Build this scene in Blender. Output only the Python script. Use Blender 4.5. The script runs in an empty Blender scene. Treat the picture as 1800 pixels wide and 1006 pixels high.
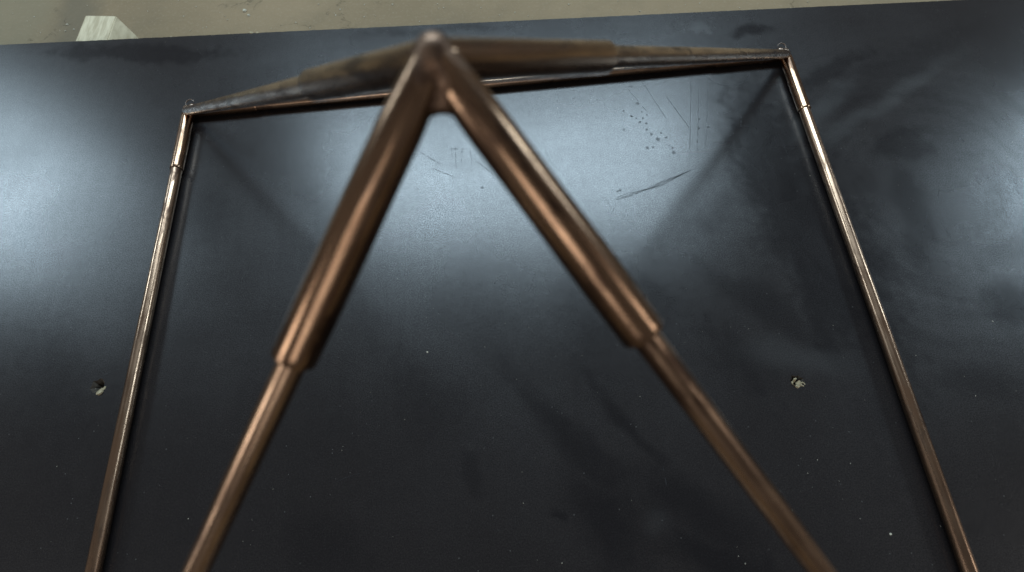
import bpy, bmesh, math, random
from mathutils import Vector, Matrix, Euler, noise
R = math.radians
sc = bpy.context.scene
C = sc.collection
random.seed(11)

# ------------------------------------------------------------------ camera
RX, RY, RZ = 0.39665, 0.04125, -0.07803
CAM = Vector((0.02057, -0.12791, 0.6166))
FPX = 855.43                      # focal length in pixels of an 1800 px wide picture
cd = bpy.data.cameras.new('camera'); cam = bpy.data.objects.new('camera', cd); C.objects.link(cam)
cam.location = CAM; cam.rotation_euler = (RX, RY, RZ)
cd.sensor_width = 36; cd.lens = FPX / 1800 * 36
cd.clip_start = 0.01; cd.clip_end = 100
cd.dof.use_dof = True; cd.dof.focus_distance = 0.72; cd.dof.aperture_fstop = 3.6
sc.camera = cam
ROT = Euler((RX, RY, RZ)).to_matrix()
BOARD_Z = -0.0092                 # top of the board; the base tubes' axes lie at z = 0
FLOOR_Z = -0.085
def at(x, y, z=BOARD_Z):          # point of a horizontal plane seen at a pixel of the photograph
    d = ROT @ Vector((x - 900, -(y - 503), -FPX))
    return CAM + d * ((z - CAM.z) / d.z)

# ------------------------------------------------------------------ light
w = bpy.data.worlds.new('World'); sc.world = w; w.use_nodes = True
bg = w.node_tree.nodes['Background']
bg.inputs[0].default_value = (1.0, 0.93, 0.87, 1); bg.inputs[1].default_value = 0.12
def lamp(name, loc, sx, sy, power, col, aim):
    l = bpy.data.lights.new(name, 'AREA'); l.shape = 'RECTANGLE'; l.size = sx; l.size_y = sy
    l.energy = power; l.color = col
    o = bpy.data.objects.new(name, l); C.objects.link(o); o.location = loc
    o.rotation_euler = (Vector(aim) - Vector(loc)).to_track_quat('-Z', 'Y').to_euler()
    return o
COOL = (0.66, 0.86, 1.0)
lamp('ceiling_lamp', (0.08, 2.5, 3.0), 3.1, 0.95, 142, COOL, (0, 0.3, 0))
lamp('ceiling_lamp', (-4.6, 2.75, 3.0), 1.6, 0.7, 60, COOL, (0, 0.3, 0))
lamp('ceiling_lamp', (5.2, 1.85, 3.0), 1.6, 0.7, 60, COOL, (0, 0.3, 0))
lamp('copper_fill_light', (-0.8, -3.4, 2.2), 1.5, 2.0, 22, (1.0, .95, .89), (0, 0, .2))  # added fill behind the camera for tan highlights on the copper, no window
lamp('copper_fill_light', (-3.4, -1.6, 1.3), 0.9, 1.6, 22, (1.0, .95, .89), (0, 0, .2))  # added low fill on the left, there to brighten the copper tubes
lamp('copper_fill_light', (3.4, -1.2, 1.7), 1.0, 1.0, 10, (1.0, .95, .89), (0, 0, .2))  # weaker added fill from the right, also for copper highlights
sc.view_settings.view_transform = 'Standard'; sc.view_settings.look = 'None'
sc.view_settings.exposure = 0; sc.view_settings.gamma = 1
sc.render.resolution_x = 1024; sc.render.resolution_y = 572
sc.cycles.max_bounces = 8

# ------------------------------------------------------------------ node helpers
class NT:
    def __init__(s, name):
        s.m = bpy.data.materials.new(name); s.m.use_nodes = True
        s.t = s.m.node_tree; s.b = s.t.nodes['Principled BSDF']
    def n(s, ty, **kw):
        nd = s.t.nodes.new(ty)
        for k, v in kw.items(): setattr(nd, k, v)
        return nd
    def put(s, sock, v):
        if isinstance(v, bpy.types.NodeSocket): s.t.links.new(v, sock)
        elif v is not None: sock.default_value = v
    def math(s, op, a, b=None, c=None, clamp=False):
        nd = s.n('ShaderNodeMath', operation=op, use_clamp=clamp)
        s.put(nd.inputs[0], a)
        if b is not None: s.put(nd.inputs[1], b)
        if c is not None: s.put(nd.inputs[2], c)
        return nd.outputs[0]
    def vmath(s, op, a, b=None, sc_=None):
        nd = s.n('ShaderNodeVectorMath', operation=op); s.put(nd.inputs[0], a)
        if b is not None: s.put(nd.inputs[1], b)
        if sc_ is not None: s.put(nd.inputs['Scale'], sc_)
        return nd.outputs['Value'] if op in ('LENGTH', 'DISTANCE', 'DOT_PRODUCT') else nd.outputs[0]
    def noise(s, vec, scale, detail=4, rough=.5, col=False):
        nd = s.n('ShaderNodeTexNoise'); s.put(nd.inputs['Vector'], vec)
        nd.inputs['Scale'].default_value = scale; nd.inputs['Detail'].default_value = detail; nd.inputs['Roughness'].default_value = rough
        return nd.outputs['Color' if col else 'Fac']
    def ramp(s, v, lo, hi, a=0.0, b=1.0, smooth=True):
        nd = s.n('ShaderNodeMapRange', interpolation_type='SMOOTHSTEP' if smooth else 'LINEAR')
        s.put(nd.inputs[0], v)
        for i, x in enumerate((lo, hi, a, b)): nd.inputs[i + 1].default_value = x
        return nd.outputs[0]
    def mapping(s, v, loc=(0, 0, 0), rot=(0, 0, 0), scale=(1, 1, 1), ty='POINT'):
        nd = s.n('ShaderNodeMapping', vector_type=ty); s.put(nd.inputs[0], v)
        nd.inputs['Location'].default_value = loc; nd.inputs['Rotation'].default_value = rot; nd.inputs['Scale'].default_value = scale
        return nd.outputs[0]
    def mix(s, f, a, b):
        nd = s.n('ShaderNodeMix', data_type='RGBA'); s.put(nd.inputs[0], f); s.put(nd.inputs[6], a); s.put(nd.inputs[7], b)
        return nd.outputs[2]
    def obj(s): return s.n('ShaderNodeTexCoord').outputs['Object']
    def bump(s, h, dist, strength=1):
        nd = s.n('ShaderNodeBump'); s.put(nd.inputs['Height'], h); nd.inputs['Distance'].default_value = dist; nd.inputs['Strength'].default_value = strength
        s.t.links.new(nd.outputs[0], s.b.inputs['Normal'])
    def set(s, **kw):
        for k, v in kw.items(): s.put(s.b.inputs[k.replace('_', ' ')], v)

# ------------------------------------------------------------------ board material
def board_material():
    k = NT('black_film_faced_board'); P = k.obj()
    wn = k.noise(P, 14, 4, .6, True)
    wv = k.vmath('SUBTRACT', wn, (.5, .5, .5))
    Pw = k.vmath('ADD', P, k.vmath('SCALE', wv, sc_=.05))
    fine = k.noise(P, 90, 5, .65)
    def attr(n_):
        a = k.n('ShaderNodeAttribute', attribute_name=n_); return a.outputs['Fac']
    dark = attr('dark'); pale = attr('pale')
    # overall wear: cloudy gloss, wipe streaks, tiny grain
    cloud = k.noise(P, 3.2, 5, .6)
    wipe = k.noise(k.mapping(P, rot=(0, 0, R(35)), scale=(3, 14, 1)), 1.4, 5, .6)
    wipe2 = k.noise(k.mapping(P, rot=(0, 0, R(-62)), scale=(60, 7, 1)), 1.0, 4, .6)
    grain = k.noise(P, 650, 2, .7)
    vor = k.n('ShaderNodeTexVoronoi', feature='F1'); k.put(vor.inputs['Vector'], P); vor.inputs['Scale'].default_value = 170
    sp = k.math('MULTIPLY', k.ramp(vor.outputs['Distance'], .16, .06), k.ramp(k.n('ShaderNodeSeparateColor').outputs[0], 0, 1))
    sepc = k.t.nodes[-1]
    sepc = [n_ for n_ in k.t.nodes if n_.type == 'SEPARATE_COLOR'][-1]
    k.t.links.new(vor.outputs['Color'], sepc.inputs[0])
    sp = k.math('MULTIPLY', k.ramp(vor.outputs['Distance'], .15, .05), k.math('GREATER_THAN', sepc.outputs[0], .93))
    # arcs wiped by hand round a centre on the right
    ca = at(1640, 330); rv = k.vmath('SUBTRACT', Pw, (ca.x, ca.y, 0)); sx = k.n('ShaderNodeSeparateXYZ'); k.put(sx.inputs[0], rv)
    rad_ = k.vmath('LENGTH', rv); ang = k.math('ARCTAN2', sx.outputs[1], sx.outputs[0])
    cb = k.n('ShaderNodeCombineXYZ'); k.put(cb.inputs[0], k.math('MULTIPLY', rad_, 26)); k.put(cb.inputs[1], k.math('MULTIPLY', ang, 1.1))
    arcs = k.noise(cb.outputs[0], 1.0, 5, .6)
    arcm = k.math('MULTIPLY', k.ramp(rad_, .34, .22), k.ramp(rad_, .02, .12))
    arcs = k.math('MULTIPLY', k.math('SUBTRACT', arcs, .5), arcm)
    film = k.mix(cloud, (.0080, .0070, .0078, 1), (.0125, .0112, .0120, 1))
    film = k.mix(k.math('MULTIPLY', pale, .5), film, (.075, .078, .078, 1))
    film = k.mix(k.math('MULTIPLY', sp, .55), film, (.16, .16, .15, 1))
    film = k.mix(k.ramp(grain, .58, .85, 0, .16), film, (.14, .14, .14, 1))
    spec = k.math('SUBTRACT', .68, k.math('MULTIPLY', dark, .62))
    spec = k.math('MULTIPLY', spec, k.ramp(wipe, .25, .75, .95, 1.04))
    spec = k.math('MULTIPLY', spec, k.ramp(wipe2, .3, .7, .97, 1.03))
    spec = k.math('MULTIPLY', spec, k.ramp(grain, .3, .7, .55, 1.5))
    spec = k.math('MULTIPLY', spec, k.ramp(fine, .3, .7, .93, 1.06))
    spec = k.math('MULTIPLY', spec, k.math('ADD', 1.0, k.math('MULTIPLY', arcs, 1.5)))
    rough = k.math('ADD', k.ramp(cloud, .3, .7, .255, .305), k.math('MULTIPLY', pale, .05))
    k.set(Base_Color=film, Specular_IOR_Level=spec, Roughness=rough)
    k.bump(k.math('ADD', k.math('MULTIPLY', grain, .25), k.math('MULTIPLY', fine, .6)), .00025, .45)
    return k.m

def dried_material():
    k = NT('dried_film_on_board'); P = k.obj(); n_ = k.noise(P, 700, 4, .7)
    k.set(Base_Color=k.mix(n_, (.014, .014, .016, 1), (.028, .028, .030, 1)), Roughness=.36, Specular_IOR_Level=k.ramp(n_, .35, .65, .30, .54))
    return k.m
def wood(name, c1, c2, sc_=(3, 60, 60), rough=.75):
    k = NT(name); P = k.obj()
    g = k.noise(k.mapping(P, scale=sc_), 4, 6, .6)
    k.set(Base_Color=k.mix(k.ramp(g, .3, .7), (*c1, 1), (*c2, 1)), Roughness=rough); k.bump(g, .0008, .6)
    return k.m
def concrete():
    k = NT('stained_concrete'); P = k.obj()
    n1 = k.noise(P, 1.4, 6, .6); n2 = k.noise(P, 9, 6, .65); n3 = k.noise(P, 160, 4, .7)
    col = k.mix(k.ramp(n1, .35, .65), (.212, .158, .094, 1), (.282, .210, .128, 1))
    col = k.mix(k.ramp(n2, .45, .75, 0, .35), col, (.145, .115, .075, 1))
    col = k.mix(k.ramp(n3, .5, .8, 0, .5), col, (.34, .28, .20, 1))
    # an older, greener pour on the left with a darker joint band
    s = k.n('ShaderNodeSeparateXYZ'); Pw = k.vmath('ADD', P, k.vmath('SCALE', k.vmath('SUBTRACT', k.noise(P, 6, 4, .6, True), (.5, .5, .5)), sc_=.12)); k.put(s.inputs[0], Pw)
    xL = at(95, 25, FLOOR_Z).x
    left = k.ramp(s.outputs[0], xL - .05, xL + .03, 1, 0)
    col = k.mix(k.math('MULTIPLY', left, .4), col, (.205, .190, .130, 1))
    band = k.ramp(k.math('ABSOLUTE', k.math('SUBTRACT', s.outputs[0], xL + .05)), .07, .01)
    col = k.mix(k.math('MULTIPLY', band, .6), col, (.12, .105, .075, 1))
    # hairline cracks
    v = k.n('ShaderNodeTexVoronoi', feature='DISTANCE_TO_EDGE'); v.inputs['Scale'].default_value = 1.9
    k.put(v.inputs['Vector'], k.vmath('ADD', P, k.vmath('SCALE', k.vmath('SUBTRACT', k.noise(P, 5, 6, .65, True), (.5, .5, .5)), sc_=.35)))
    cr = k.math('MULTIPLY', k.ramp(v.outputs['Distance'], .006, .001), k.ramp(n2, .5, .6))
    col = k.mix(k.math('MULTIPLY', cr, .3), col, (.07, .06, .04, 1))
    k.set(Base_Color=col, Roughness=.85, Specular_IOR_Level=.25)
    k.bump(k.math('SUBTRACT', k.math('ADD', n2, k.math('MULTIPLY', n3, .25)), cr), .004, .5)
    return k.m
def copper(name, c1, c2, r0, r1):
    k = NT(name); P = k.obj()
    info = k.n('ShaderNodeObjectInfo').outputs['Random']
    Q = k.vmath('ADD', P, k.vmath('SCALE', (7.3, 3.1, 5.7), sc_=info)) if False else P
    off = k.n('ShaderNodeCombineXYZ'); k.put(off.inputs[2], k.math('MULTIPLY', info, 37.0)); k.put(off.inputs[0], k.math('MULTIPLY', info, 11.0))
    Q = k.vmath('ADD', P, off.outputs[0])
    streak = k.noise(k.mapping(Q, scale=(420, 420, 9)), 1, 4, .6)
    blot = k.noise(k.mapping(Q, scale=(1, 1, .35)), 60, 5, .6)
    big = k.noise(k.mapping(Q, scale=(60, 60, 12)), 1, 3, .5)
    col = k.mix(k.ramp(blot, .32, .68), (*c1, 1), (*c2, 1))
    col = k.mix(k.ramp(streak, .5, .68, 0, .8), col, (.13, .07, .042, 1))
    col = k.mix(k.ramp(big, .52, .7, 0, .55), col, (.17, .115, .085, 1))
    pat = k.noise(k.mapping(Q, scale=(1, 1, .22)), 95, 6, .68)
    patm = k.math('MULTIPLY', k.ramp(pat, .47, .60), k.ramp(k.noise(Q, 14, 3, .5), .38, .62))
    col = k.mix(k.math('MULTIPLY', patm, .95), col, (.07, .042, .030, 1))
    col = k.mix(k.ramp(k.noise(Q, 800, 3, .7), .62, .8, 0, .5), col, (.10, .07, .05, 1))
    rg = k.ramp(k.math('ADD', k.math('MULTIPLY', blot, .6), k.math('MULTIPLY', streak, .4)), .35, .65, r0, r1)
    k.set(Base_Color=col, Metallic=1.0, Roughness=k.math('ADD', rg, k.math('MULTIPLY', patm, .14)))
    k.bump(k.math('ADD', k.math('MULTIPLY', big, 1.0), k.math('MULTIPLY', streak, .14)), .0005, .3)
    return k.m
def plain(name, col, rough, metal=0.0, ns=300, amt=.4):
    k = NT(name); P = k.obj(); n_ = k.noise(P, ns, 4, .6)
    k.set(Base_Color=k.mix(k.ramp(n_, .35, .65, 0, amt), (*col, 1), (col[0]*.35, col[1]*.33, col[2]*.3, 1)), Roughness=rough, Metallic=metal)
    k.bump(n_, .0006, .6)
    return k.m
M_BOARD = board_material()
M_DRIED = dried_material()
M_PLY = wood('birch_plywood_edge', (.34, .25, .15), (.22, .15, .08), (4, 4, 400))
M_BLOCK = wood('pale_sawn_timber', (.60, .53, .37), (.40, .34, .22), (40, 6, 6))
M_FLOOR = concrete()
M_COPPER = copper('dull_copper_tube', (.47, .32, .22), (.30, .20, .135), .18, .34)
M_SLEEVE = copper('brown_copper_sleeve', (.41, .26, .165), (.225, .138, .088), .15, .30)
M_SOLDER = copper('tarnished_solder_joint', (.26, .20, .16), (.12, .085, .06), .30, .5)
M_JOINT = copper('dull_brazed_joint', (.26, .17, .12), (.13, .085, .06), .40, .58)
M_RING = plain('bare_metal_ring', (.32, .26, .22), .34, 1.0)
M_SPLINTER = plain('torn_pale_wood', (.40, .34, .22), .8)
M_HOLE = plain('hole_wall_painted_shade', (.05, .04, .03), .9)  # the ply is pale; shade inside the holes is painted into this colour
M_DUST = plain('pale_plaster_crumb', (.55, .52, .42), .9)

# ------------------------------------------------------------------ object helpers
def link(name, me, mat, parent=None, mats=None):
    o = bpy.data.objects.new(name, me); C.objects.link(o)
    for m in (mats or [mat]): me.materials.append(m)
    if parent: o.parent = parent
    return o
def from_bm(name, bm, mat, parent=None, smooth=True, mats=None):
    me = bpy.data.meshes.new(name); bm.normal_update(); bm.to_mesh(me); bm.free()
    if smooth:
        me.polygons.foreach_set('use_smooth', [True] * len(me.polygons))
    return link(name, me, mat, parent, mats)
def empty(name, loc, label, cat):
    o = bpy.data.objects.new(name, None); C.objects.link(o); o.location = loc
    o.empty_display_size = .05; o['label'] = label; o['category'] = cat
    return o
def tube_bm(length, ro, ri, rings=24, seg=48, wob=0.00015, seed=0, rfun=None):
    """hollow tube along +z with rounded rims; slight waviness of the drawn metal"""
    bm = bmesh.new()
    b = min(.0002, (ro - ri) * .3)
    prof = [(ri, .0), (ri, -b * 0), ]
    prof = [(ri, length * 0 + .02 if length > .05 else length * .4), (ri, b), (ri + b, 0), (ro - b, 0), (ro - b * .3, b * .3), (ro, b)]
    N = max(3, int(rings))
    for i in range(1, N): prof.append((ro, b + (length - 2 * b) * i / N))
    prof += [(ro, length - b), (ro - b * .3, length - b * .3), (ro - b, length), (ri + b, length), (ri, length - b), (ri, length - (.02 if length > .05 else length * .4))]
    cols = []
    for (r, z) in prof:
        ring = []
        for j in range(seg):
            a = 2 * math.pi * j / seg
            rr = r + ((rfun(z) - ro) if rfun and r > ri * 1.001 + 1e-6 else 0) + (wob * noise.noise(Vector((math.cos(a) * .9 + seed, math.sin(a) * .9, z * 22 + seed))) if r >= ro * .97 else 0)
            ring.append(bm.verts.new((rr * math.cos(a), rr * math.sin(a), z)))
        cols.append(ring)
    for k_ in range(len(cols) - 1):
        for j in range(seg):
            bm.faces.new((cols[k_][j], cols[k_][(j + 1) % seg], cols[k_ + 1][(j + 1) % seg], cols[k_ + 1][j]))
    bm.normal_update()
    for e in bm.edges:
        if len(e.link_faces) == 2 and e.calc_face_angle(0) > R(28): e.smooth = False
    return bm
def orient(o, a, b):
    """put the object's origin at a with its z axis towards b"""
    d = Vector(b) - Vector(a)
    o.location = a; o.rotation_euler = d.to_track_quat('Z', 'Y').to_euler()
def sub(parent, name, me_o, z0):
    me_o.parent = parent; me_o.location = (0, 0, z0); return me_o

# ------------------------------------------------------------------ setting: floor
bm = bmesh.new()
bmesh.ops.create_grid(bm, x_segments=40, y_segments=40, size=6)
fl = from_bm('floor', bm, M_FLOOR, smooth=False); fl.location = (0, 0, FLOOR_Z); fl['kind'] = 'structure'
# shift texture so that object coordinates equal world coordinates in plan
def crumb(bm, p, r, h=.5, seed=0, elong=1.0):
    rnd = random.Random(seed); a0 = rnd.random() * 6.28
    n_ = 7; top = []; bot = []
    for i in range(n_):
        a = 6.283 * i / n_; q = r * (.65 + .6 * rnd.random())
        x, y = q * math.cos(a) * elong, q * math.sin(a)
        X, Y = x * math.cos(a0) - y * math.sin(a0), x * math.sin(a0) + y * math.cos(a0)
        bot.append(bm.verts.new((p[0] + X, p[1] + Y, p[2])))
        top.append(bm.verts.new((p[0] + X * .65, p[1] + Y * .65, p[2] + r * h * (.6 + .8 * rnd.random()))))
    for i in range(n_):
        bm.faces.new((bot[i], bot[(i + 1) % n_], top[(i + 1) % n_], top[i]))
    bm.faces.new(top)
bm = bmesh.new(); fz = FLOOR_Z + .0005
for i, (x, y, r_) in enumerate([(430,19,.0048),(118,44,.0028),(130,52,.0018),(115,55,.002),(400,35,.0016),(437,27,.003),(598,17,.002),(590,27,.0018),(1125,20,.0018),(520,40,.0014),(345,12,.0014),(640,30,.0016),(690,8,.002),(780,14,.0015),(905,22,.0012),(1000,8,.0018),(1230,6,.0014),(1420,4,.0015),(60,30,.0018),(260,20,.0012),(1300,14,.001),(560,8,.0016)]):
    p = at(x, y, fz); crumb(bm, p, r_, .5, i)
for i in range(160):
    p = at(random.uniform(0, 1700), random.uniform(-60, 60), fz); crumb(bm, p, random.uniform(.0005, .0013), .5, 100 + i)
o = from_bm('floor_debris', bm, M_DUST, smooth=False); o['kind'] = 'stuff'; o['label'] = 'pale plaster crumbs and grit scattered on the concrete floor'; o['category'] = 'debris'

# ------------------------------------------------------------------ board
# smudges on the film: (pixel, pixel, half width m, softness, grain, strength); they follow the board, not the light
DARK = [
    ((915, 675), (1110, 885), .016, .8, .5, .62),
    ((1020, 655), (1180, 840), .010, .8, .5, .62),
    ((1010, 850), (1120, 960), .034, .8, .5, .7),
    ((1130, 850), (1330, 960), .026, .8, .5, .65),
    ((1160, 960), (1360, 1010), .02, .5, .5, .7),
    ((955, 905), (990, 925), .006, .5, .5, .7),
    ((100, 92), (395, 96), .020, .35, .5, .6),
    ((590, 118), (705, 128), .012, .5, .5, .5),
    ((1290, 62), (1352, 50), .014, .4, .5, .75),
    ((1400, 160), (1530, 90), .018, .5, .5, .55),
    ((1390, 210), (1700, 60), .030, .6, .5, .35),
    ((1540, 250), (1635, 260), .03, .4, .5, .5),
    ((1590, 280), (1620, 480), .022, .5, .5, .45),
    ((1370, 340), (1480, 630), .028, .5, .5, .65),
    ((1250, 480), (1480, 620), .020, .6, .5, .4),
    ((1440, 590), (1475, 625), .012, .4, .5, .6),
    ((1740, 500), (1800, 570), .03, .5, .5, .5),
    ((1190, 420), (1330, 330), .016, .9, 1.2, .3),
    ((1100, 480), (1180, 560), .02, .9, 1.2, .35),
    ((560, 330), (590, 470), .02, .9, 1.2, .2),
    ((1000, 460), (1060, 700), .03, .9, 1.0, .25),
    ((700, 640), (800, 760), .03, .9, 1.0, .25),
    ((640, 60), (860, 50), .01, .9, 1.4, .35),
    ((1230, 560), (1350, 700), .02, .9, 1.2, .4),
    ((1500, 500), (1560, 800), .03, .9, 1.2, .3),
    ((60, 560), (130, 780), .04, .9, 1.0, .3),
    ((1640, 680), (1800, 660), .02, .7, .5, .35),
    ((330, 330), (400, 420), .03, .8, .5, .3),
    ((1310, 160), (1560, 640), .075, .35, .5, .62),
    ((820, 800), (860, 870), .010, .5, .5, .4),
    ((520, 930), (640, 1000), .03, .7, .5, .35)]
PALE = [
    ((1145, 915), (1175, 930), .010, .9, .5, .16),
    ((1385, 240), (1490, 150), .012, .7, .5, .5),
    ((1420, 260), (1660, 110), .012, .8, .5, .4),
    ((770, 270), (850, 300), .018, .7, 1.6, .8),
    ((1205, 45), (1240, 45), .010, .9, 2.2, .6),
    ((1310, 610), (1480, 640), .02, .8, .5, .3),
    ((745, 50), (760, 60), .012, .6, .5, .5)]
def smudge_fn(table):
    rows = []
    for (p0, p1, hw, soft, grain, st) in table:
        a, b = at(*p0), at(*p1); c = (a + b) / 2; d = b - a
        L = max(d.length / 2, hw); an = math.atan2(d.y, d.x)
        rows.append((c.x, c.y, math.cos(an), math.sin(an), L, hw, soft, grain, st, (max(L, hw) * (1 + soft) * 1.3 + .03)))
    def f(x, y):
        best = 0; n1 = None
        for (cx, cy, ca, sa, L, hw, soft, gr, st, rad) in rows:
            if abs(x - cx) > rad or abs(y - cy) > rad: continue
            if n1 is None:
                q = Vector((x * 14, y * 14, 0)); q2 = Vector((x * 45, y * 45, 7))
                n1 = (noise.noise(q) * .016 + noise.noise(q2) * .006, noise.noise(q + Vector((5, 9, 3))) * .016 + noise.noise(q2 + Vector((5, 9, 3))) * .006, noise.noise(q2 * 2.2))
            dx, dy = x + n1[0] - cx, y + n1[1] - cy
            u, v = (dx * ca + dy * sa) / L, (-dx * sa + dy * ca) / hw
            t = (1 + soft - math.hypot(u, v) - n1[2] * gr * .6) / (2 * soft)
            if t > 0:
                t = min(1, t); best = max(best, st * t * t * (3 - 2 * t))
        return best
    return f
board = empty('coated_board', (0, 0, BOARD_Z), 'wide black film-faced plywood board with cloudy glare, smudges and two torn screw holes', 'board')
eA, eB = at(0, 79), at(1690, 0)
ed = (eB - eA).normalized(); en = Vector((-ed.y, ed.x, 0))
TH = .018
def bl(p): return Vector((p.x, p.y, 0))
c0 = bl(eA - ed * 1.0); c1 = bl(eA + ed * 2.9); c2 = c1 - en * 1.45; c3 = c0 - en * 1.45
holes = [(172, 678, .0095, 3), (1401, 671, .0085, 8)]
bm = bmesh.new()
LD = bm.verts.layers.float.new('dark'); LP = bm.verts.layers.float.new('pale')
fd, fp = smudge_fn(DARK), smudge_fn(PALE)
NX, NY = 780, 290
hc = [bl(at(x, y)) for (x, y, r_, s_) in holes]
G = []
for j in range(NY + 1):
    row = []
    for i in range(NX + 1):
        p = c0.lerp(c1, i / NX) + (c2 - c1) * (j / NY)
        if j == 0:            # saw-cut far edge, slightly ragged
            p = p - en * (noise.noise(Vector((i * .35, 0, 0))) * .0006 + abs(noise.noise(Vector((i * 1.7, 3, 0)))) * .0009)
        if min((p - h_).length for h_ in hc) < .016: row.append(None); continue
        v = bm.verts.new(p); v[LD] = fd(p.x, p.y); v[LP] = fp(p.x, p.y); row.append(v)
    G.append(row)
for j in range(NY):
    for i in range(NX):
        q = (G[j][i], G[j + 1][i], G[j + 1][i + 1], G[j][i + 1])
        if None not in q: bm.faces.new(q).material_index = 0
inner = [e for e in bm.edges if len(e.link_faces) == 1 and min((e.verts[0].co - h_).length for h_ in hc) < .03]
hl = []
for c, (x, y, r_, s_) in zip(hc, holes):
    rr = random.Random(s_); ring = []
    for i in range(18):
        a = 6.283 * i / 18; q = r_ * (.8 + .35 * rr.random())
        ring.append(bm.verts.new(c + Vector((q * math.cos(a), q * math.sin(a), 0))))
    es = [bm.edges.new((ring[i], ring[(i + 1) % 18])) for i in range(18)]
    near = [e for e in inner if (e.verts[0].co - c).length < .03]
    res = bmesh.ops.triangle_fill(bm, use_beauty=True, edges=near + es)
    for g_ in res['geom']:
        if isinstance(g_, bmesh.types.BMFace): g_.material_index = 0
    hl.append((c, ring))
bm.normal_update()
for f in bm.faces:
    if f.normal.z < 0: f.normal_flip()
outer = G[0] + [G[j][NX] for j in range(1, NY + 1)] + [G[NY][i] for i in range(NX - 1, -1, -1)] + [G[j][0] for j in range(NY - 1, 0, -1)]
low = [bm.verts.new(v.co - Vector((0, 0, TH))) for v in outer]
for i in range(len(outer)):
    f = bm.faces.new((outer[i], low[i], low[(i + 1) % len(low)], outer[(i + 1) % len(outer)])); f.material_index = 1
f = bm.faces.new(low); f.material_index = 1
for (c, ring) in hl:
    mid = [bm.verts.new(c + (v.co - c) * .62 - Vector((0, 0, .0045))) for v in ring]
    n_ = len(ring)
    for i in range(n_):
        f = bm.faces.new((ring[i], ring[(i + 1) % n_], mid[(i + 1) % n_], mid[i])); f.material_index = 2
    deep = [bm.verts.new(c + (v.co - c) * .3 - Vector((0, 0, .013))) for v in ring]
    for i in range(n_):
        f = bm.faces.new((mid[i], mid[(i + 1) % n_], deep[(i + 1) % n_], deep[i])); f.material_index = 2
    f = bm.faces.new(deep); f.material_index = 2
panel = from_bm('panel', bm, None, board, smooth=False, mats=[M_BOARD, M_PLY, M_HOLE])
# object coordinates of the panel are world coordinates shifted only in z; marks use mapping in x, y
# torn wood pushed up round each hole
def splinters(x, y, kind):
    c = bl(at(x, y)); bm = bmesh.new(); rr = random.Random(x)
    if kind == 0:
        crumb(bm, (c.x + .0012, c.y - .0012, -.0012), .0046, .7, 4, 1.5); crumb(bm, (c.x - .0028, c.y - .0040, -.0008), .0026, .6, 9, 1.5)
        crumb(bm, (c.x + .0042, c.y + .0022, -.0010), .0028, .5, 14, 1.2)
    else:      # ragged collar of torn veneer round an off-centre hole, with a loose curl beside it
        n_ = 20; o_, m_, i_ = [], [], []
        for q in range(n_):
            a = 6.283 * q / n_; ca, sa = math.cos(a), math.sin(a); R1 = .0062 * (.72 + .4 * rr.random())
            o_.append(bm.verts.new((c.x + R1 * ca, c.y + R1 * 1.1 * sa, -.0006)))
            m_.append(bm.verts.new((c.x - .0012 + .0046 * ca * (.8 + .3 * rr.random()), c.y + .0004 + .0048 * sa, .0004 + .0014 * rr.random())))
            i_.append(bm.verts.new((c.x - .0022 + .0020 * ca * (.8 + .4 * rr.random()), c.y - .0004 + .0022 * sa, -.0025)))
        for q in range(n_):
            w_ = (q + 1) % n_
            if q in (2, 3): continue
            bm.faces.new((o_[q], o_[w_], m_[w_], m_[q])); bm.faces.new((m_[q], m_[w_], i_[w_], i_[q]))
        for q in range(7):
            a = 6.283 * q / 8; crumb(bm, (c.x + .0068 + .0022 * math.cos(a), c.y - .0018 + .0022 * math.sin(a), -.0004), .0011, .9, 60 + q)
    bmesh.ops.recalc_face_normals(bm, faces=bm.faces)
    return from_bm('splinters', bm, M_SPLINTER, board, smooth=False)
splinters(177, 686, 0); splinters(1401, 674, 1)
# pale chips in the plywood showing along the far edge
bm = bmesh.new()
for i, (x, y, r_) in enumerate([(441, 58, .0030), (452, 57.5, .0022), (402, 59, .0016), (300, 64.5, .0014), (640, 49.5, .001), (1180, 23.5, .0012), (1330, 16.5, .001), (900, 37, .001), (1390, 14, .0012)]):
    p = bl(at(x, y)); crumb(bm, (p.x, p.y, -.0006), r_, .5, 40 + i, 1.8)
from_bm('edge_chips', bm, M_SPLINTER, board, smooth=False)['kind'] = 'stuff'
STROKES = [((1082, 350), (1160, 326), .0032), ((1140, 333), (1218, 298), .0038), ((1082, 338), (1095, 333), .002), ((1170, 168), (1215, 230), .0011), ((1120, 130), (1175, 215), .0008), ((1215, 120), (1212, 300), .0007), ((1228, 150), (1226, 290), .0006), ((1300, 222), (1322, 222), .0009), ((1303, 205), (1302, 228), .0009), ((1165, 820), (1172, 856), .001), ((735, 265), (775, 290), .0012), ((800, 252), (802, 300), .0009), ((812, 262), (811, 285), .0012), ((793, 258), (795, 278), .0008), ((826, 262), (830, 292), .0009), ((838, 284), (866, 306), .0011), ((760, 296), (800, 312), .0009), ((1140, 560), (1152, 640), .0006), ((1098, 150), (1140, 200), .0007), ((1245, 140), (1240, 280), .0005), ((660, 240), (672, 246), .0008), ((790, 262), (822, 262), .0012), ((1290, 1200), (1300, 1210), .001)]
DROPS = [(1110,152,5),(1121,182,6),(1111,205,4),(1109,204,4),(1118,208,3.5),(1125,215,5),(1130,208,4),(1137,202,3.5),(1136,217,5),(1137,228,5),(1145,236,5.5),(1156,245,8),(1162,234,4),(1171,242,5),(1138,260,6),(1148,259,4),(1184,268,7),(1182,260,4),(1097,228,5),(1229,210,4),(1228,226,5),(1245,224,5),(1176,256,3),(1128,197,3),(1096,195,4),(1043,392,3),(1226,250,3.5),(848,330,5)]
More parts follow.
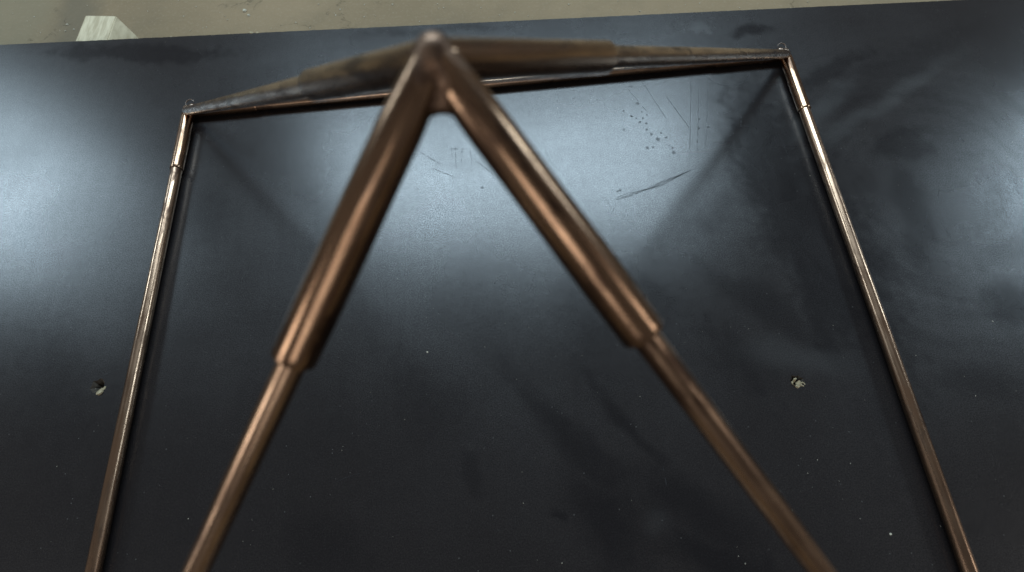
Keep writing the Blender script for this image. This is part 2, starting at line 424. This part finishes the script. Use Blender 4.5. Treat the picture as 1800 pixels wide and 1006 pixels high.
bm = bmesh.new(); zz = .00012
def ribbon(pts, hw, seed):
    n_ = len(pts) - 1; L_, R_ = [], []
    for i, p in enumerate(pts):
        d = (pts[min(i + 1, n_)] - pts[max(i - 1, 0)]).normalized(); s_ = Vector((-d.y, d.x, 0))
        u = i / n_; wd = hw * min(1, 6 * u + .1, 6 * (1 - u) + .1)
        L_.append(bm.verts.new(p + s_ * wd * (.7 + .9 * noise.noise(Vector((i * .9, seed, 0)))) + Vector((0, 0, zz))))
        R_.append(bm.verts.new(p - s_ * wd * (.7 + .9 * noise.noise(Vector((i * .9, seed, 9)))) + Vector((0, 0, zz))))
    for i in range(n_):
        if noise.noise(Vector((i * .37, seed * 3.1, 2))) > -.22:      # broken, skipping line
            bm.faces.new((L_[i], R_[i], R_[i + 1], L_[i + 1]))
for q, (p0, p1, hw) in enumerate(STROKES):
    a, b = bl(at(*p0)), bl(at(*p1)); n_ = max(6, int((b - a).length / .0016)); d = b - a
    lines = 1 if hw < .0025 else 5
    for m_ in range(lines):
        off_ = 0 if lines == 1 else (m_ - 2) * hw * .42
        s_ = Vector((-d.y, d.x, 0)).normalized()
        ribbon([a + d * (i / n_) + s_ * (off_ * math.sin(math.pi * min(1, .25 + i / n_)) + .0006 * noise.noise(Vector((i * .12, q, m_)))) for i in range(n_ + 1)], (hw if lines == 1 else hw * .22) * .8, q * 7 + m_)
rs = random.Random(31)
for q in range(70):                      # faint handling scratches, mostly along two wiping directions
    x, y = (rs.uniform(1060, 1750), rs.uniform(110, 620)) if q % 3 else (rs.uniform(30, 1750), rs.uniform(110, 980))
    an = rs.choice([-1.25, -1.5, .35, 1.0]) + rs.uniform(-.25, .25); ln = rs.uniform(.006, .05)
    a = bl(at(x, y)); d = Vector((math.cos(an), math.sin(an), 0)) * ln; cv = rs.uniform(-.15, .15)
    n_ = max(5, int(ln / .002)); sd = Vector((-d.y, d.x, 0))
    ribbon([a + d * (i / n_) + sd * cv * (i / n_) ** 2 for i in range(n_ + 1)], rs.uniform(.00015, .00038), 300 + q)
cc = bl(at(1278, 124)); rr = (at(1318, 128) - at(1238, 128)).length / 2
ribbon([cc + Vector((rr * math.cos(a), rr * .92 * math.sin(a), 0)) for a in [R(-188 + i * 2.4) for i in range(82)]], .0005, 77)
for q, (x, y, r_) in enumerate(DROPS):
    c = bl(at(x, y)); rad = r_ * .00042; rnd = random.Random(q)
    bm.faces.new([bm.verts.new(c + Vector((rad * (.8 + .4 * rnd.random()) * math.cos(a), rad * (.8 + .4 * rnd.random()) * math.sin(a), zz * 1.5))) for a in [i * .6283 for i in range(10)]])
o = from_bm('dried_marks', bm, M_DRIED, board, smooth=False); o['kind'] = 'stuff'
# dust and grit lying on the film
bm = bmesh.new()
big = [(751,619,.0022),(1566,939,.0022),(331,912,.0012),(601,792,.0010),(1110,880,.001),(920,885,.0012),(988,990,.0014),(1420,832,.0012),(1437,809,.001),(1475,846,.001),(1610,625,.0013),(1715,696,.0013),(1745,565,.0016),(852,610,.001),(1548,606,.001),(1695,662,.001),(1393,897,.001),(1512,912,.001),(1424,309,.0014),(1457,143,.001),(1284,575,.0009),(1316,578,.0009),(330,500,.0008),(1495,815,.001),(908,667,.0009),(1050,690,.0009),(540,60,.0010),(980,190,.0012),(1125,697,.0009),(1310,991,.0014),(1298,978,.001),(100,820,.001),(70,540,.0008),(480,860,.001),(1650,860,.001),(1780,250,.001),(560,180,.001),(350,150,.0009),(455,705,.0009),(1770,275,.001),(1750,110,.001)]
for i, (x, y, r_) in enumerate(big):
    p = bl(at(x, y)); crumb(bm, (p.x, p.y, 0), r_ * (.62 if r_ > .0015 else .42), .4, 200 + i)
for i in range(150):
    p = bl(at(random.uniform(-50, 1850), random.uniform(10, 1050))); crumb(bm, (p.x, p.y, 0), random.uniform(.00015, .00035), .5, 900 + i)
from_bm('dust_specks', bm, M_DUST, board, smooth=False)['kind'] = 'stuff'

# ------------------------------------------------------------------ timber block under the far edge
bm = bmesh.new(); zt = BOARD_Z - TH - .001; zb = FLOOR_Z
tp = [at(132, 72, zt), at(150, 27, zt), at(204, 28, zt), at(190, 68, zt)]
dirb = (tp[0] - tp[1]).normalized()
tp[0] = tp[1] + dirb * .35; tp[3] = tp[2] + (tp[3] - tp[2]).normalized() * .35
rt = at(247, 68, zb); rdir = (tp[3] - tp[2]).normalized()
rb = [at(262, 84, zb) , at(262, 84, zb) + rdir * .3]
# right side slopes outwards down to the floor
top = [bm.verts.new(p) for p in tp]
bot = [bm.verts.new((tp[0].x, tp[0].y, zb)), bm.verts.new((tp[1].x, tp[1].y, zb)), bm.verts.new(rb[0]), bm.verts.new(rb[1])]
bm.faces.new(top); bm.faces.new(bot)
for i in range(4): bm.faces.new((top[i], top[(i+1) % 4], bot[(i+1) % 4], bot[i]))
bmesh.ops.recalc_face_normals(bm, faces=bm.faces)
bmesh.ops.bevel(bm, geom=list(bm.edges), offset=.0015, segments=2, affect='EDGES')
o = from_bm('timber_block', bm, M_BLOCK, smooth=False)
o['label'] = 'pale sawn timber block poking out from under the far edge of the black board'; o['category'] = 'wood block'

# ------------------------------------------------------------------ copper pyramid
pyr = empty('copper_pyramid', (0, 0, BOARD_Z), 'brown copper tube pyramid frame with sleeved joints standing on the black board', 'pyramid frame')
OFF = Vector((0, 0, -BOARD_Z))    # from the empty up to the axes of the base tubes
APEX = Vector((-.00425, .03837, .47141)) + OFF
K = {'BL': Vector((-.5, .4983, 0)) + OFF, 'BR': Vector((.5, .503, 0)) + OFF, 'FL': Vector((-.4814, -.4969, 0)) + OFF, 'FR': Vector((.4674, -.52709, 0)) + OFF}
RS, RT = .0094, .0080             # sleeve and tube radii
LB, LL = .117, .1585
def strut(a, b, na, nb, name, la, lb, gap_a, gap_b, seed, RT=.0080, RS=.0094, taper=None):
    d = (b - a).normalized(); A = a + d * gap_a; B = b - d * gap_b; L = (B - A).length
    t = from_bm(name, tube_bm(L, RT, RT - .001, 40, 40, .0002, seed), M_COPPER, pyr); orient(t, A, B)
    if la:
        ov = .012 if taper else .004
        s = from_bm('sleeve', tube_bm(la - gap_a + ov, RS, RT + .0002, 30, 64, .00025, seed + 5, taper), M_SLEEVE); s.parent = t; s.location = (0, 0, -ov)
    if lb:
        s = from_bm('sleeve', tube_bm(lb - gap_b + .004, RS, RT + .0002, 20, 56, .00028, seed + 9), M_SLEEVE); s.parent = t; s.location = (0, 0, L - (lb - gap_b))
    return t
g = .011
for i, (a, b) in enumerate((('BL', 'BR'), ('BR', 'FR'), ('FR', 'FL'), ('FL', 'BL'))):
    strut(K[a], K[b], a, b, 'base_tube', LB, LB, g, g, i * 3.1)
def rear_r(t): return .0088 + .0012 * min(1, t / .1585)
def leg_r(t):
    u = min(1, max(0, t / .036)); return .0080 + .0015 * u * u * (3 - 2 * u) + .0017 * min(1, t / .12)
TOP = {c: APEX + (Vector((0, -.0024, -.0010)) if c[0] == 'B' else Vector((0, 0, 0))) for c in K}
FOOT = {c: Vector((0, -.0018, .004)) if c[0] == 'B' else Vector((0, 0, .006)) for c in K}
for i, c in enumerate(('FL', 'FR', 'BR', 'BL')):
    strut(TOP[c], K[c] + FOOT[c], 'A', c, 'leg', .155, 0, .014, .006, 20 + i * 2.7, .0073, *((leg_r(.1585), lambda z: leg_r(z + .002)) if c[0] == 'F' else (rear_r(.1585), lambda z: rear_r(z + .002))))

def blend_joint(name, chains, mat, voxel, smooth_it, parent):
    """joint: short rods and balls fused into one skin, then melted smooth like solder"""
    bm = bmesh.new()
    for ch in chains:
        a, b, r0, r1 = ch
        d = b - a; L = d.length; q = d.to_track_quat('Z', 'Y').to_matrix().to_4x4()
        if L > 1e-5:
            bmesh.ops.create_cone(bm, cap_ends=True, segments=40, radius1=r0, radius2=r1, depth=L, matrix=Matrix.Translation((a + b) / 2) @ q)
        bmesh.ops.create_icosphere(bm, subdivisions=4, radius=r0, matrix=Matrix.Translation(a))
        bmesh.ops.create_icosphere(bm, subdivisions=3, radius=r1, matrix=Matrix.Translation(b))
    o = from_bm(name, bm, mat, parent)
    m = o.modifiers.new('r', 'REMESH'); m.mode = 'VOXEL'; m.voxel_size = voxel; m.use_smooth_shade = True
    s = o.modifiers.new('s', 'SMOOTH'); s.factor = .5; s.iterations = smooth_it
    dg = bpy.context.evaluated_depsgraph_get(); me = bpy.data.meshes.new_from_object(o.evaluated_get(dg))
    o.modifiers.clear(); o.data = me
    me.polygons.foreach_set('use_smooth', [True] * len(me.polygons))
    return o
dirs = {c: (K[c] + FOOT[c] - TOP[c]).normalized() for c in K}
ch = [(TOP[c], TOP[c] + dirs[c] * .030, .0080, (leg_r(.030) if c[0] == 'F' else rear_r(.030)) - .0003) for c in dirs]
ch += [(APEX + Vector((0, .0002, .0002)), APEX + Vector((0, .0001, .0003)), .0085, .0085)]
for a_ in (.006, .010, .014, .018, .0225):
    a_ *= 1.12; md = APEX + (dirs['FL'] + dirs['FR']) * .5 * (a_ - .0032)
    ch += [(APEX + dirs['FL'] * a_, md, .0050, .0046), (md, APEX + dirs['FR'] * a_, .0046, .0050)]
blend_joint('apex_joint', ch, M_JOINT, .0006, 22, pyr)
for c, (n1, n2) in {'BL': ('BR', 'FL'), 'BR': ('BL', 'FR'), 'FL': ('BL', 'FR'), 'FR': ('BR', 'FL')}.items():
    p = K[c]; d1 = (K[n1] - p).normalized(); d2 = (K[n2] - p).normalized(); dl = -dirs[c]
    j = blend_joint('corner_joint', [(p + d1 * .002, p + d1 * .013, RS * .72, RS * .9), (p + d2 * .002, p + d2 * .013, RS * .72, RS * .9), (p + Vector((0, 0, .004)), p + Vector((0, 0, .006)) + dl * .016, RS * .62, .0067), (p + Vector((0, 0, .003)), p + Vector((-.008 * (1 if p.x > 0 else -1), .008 if p.y > 0 else -.008, .003)), .0066, .0056)], M_SOLDER, .0006, 8, pyr)
    # lip of the cut tube end curling over the joint
    bm = bmesh.new(); seg = 22; ring = []
    s_ = -1 if n1 == 'BL' or c == 'BR' else 1
    for i in range(seg + 1):
        a = R(-70 + 235 * i / seg); rr = .0066
        cx = Vector((s_ * -rr * math.cos(a) * (-1), rr * math.sin(a), 0))
        cx = Vector(((1 if s_ < 0 else -1) * rr * math.cos(a), rr * math.sin(a), 0))
        tn = cx.normalized(); wd = .0008 * (1 - .5 * abs(i / seg - .5) * 2)
        ring.append([bm.verts.new(cx + tn * (wd * math.cos(t)) + Vector((0, 0, 1.4 * wd * math.sin(t)))) for t in [k_ * 6.283 / 8 for k_ in range(8)]])
    for i in range(seg):
        for k_ in range(8): bm.faces.new((ring[i][k_], ring[i][(k_+1) % 8], ring[i+1][(k_+1) % 8], ring[i+1][k_]))
    bm.faces.new(ring[0]); bm.faces.new(ring[-1][::-1])
    bmesh.ops.recalc_face_normals(bm, faces=bm.faces)
    o = from_bm('tube_lip', bm, M_RING); o.parent = j
    o.location = p + Vector((-.008 * (1 if p.x > 0 else -1), .008 if p.y > 0 else -.008, .011))
    o.rotation_euler = (R(12), 0, 0)
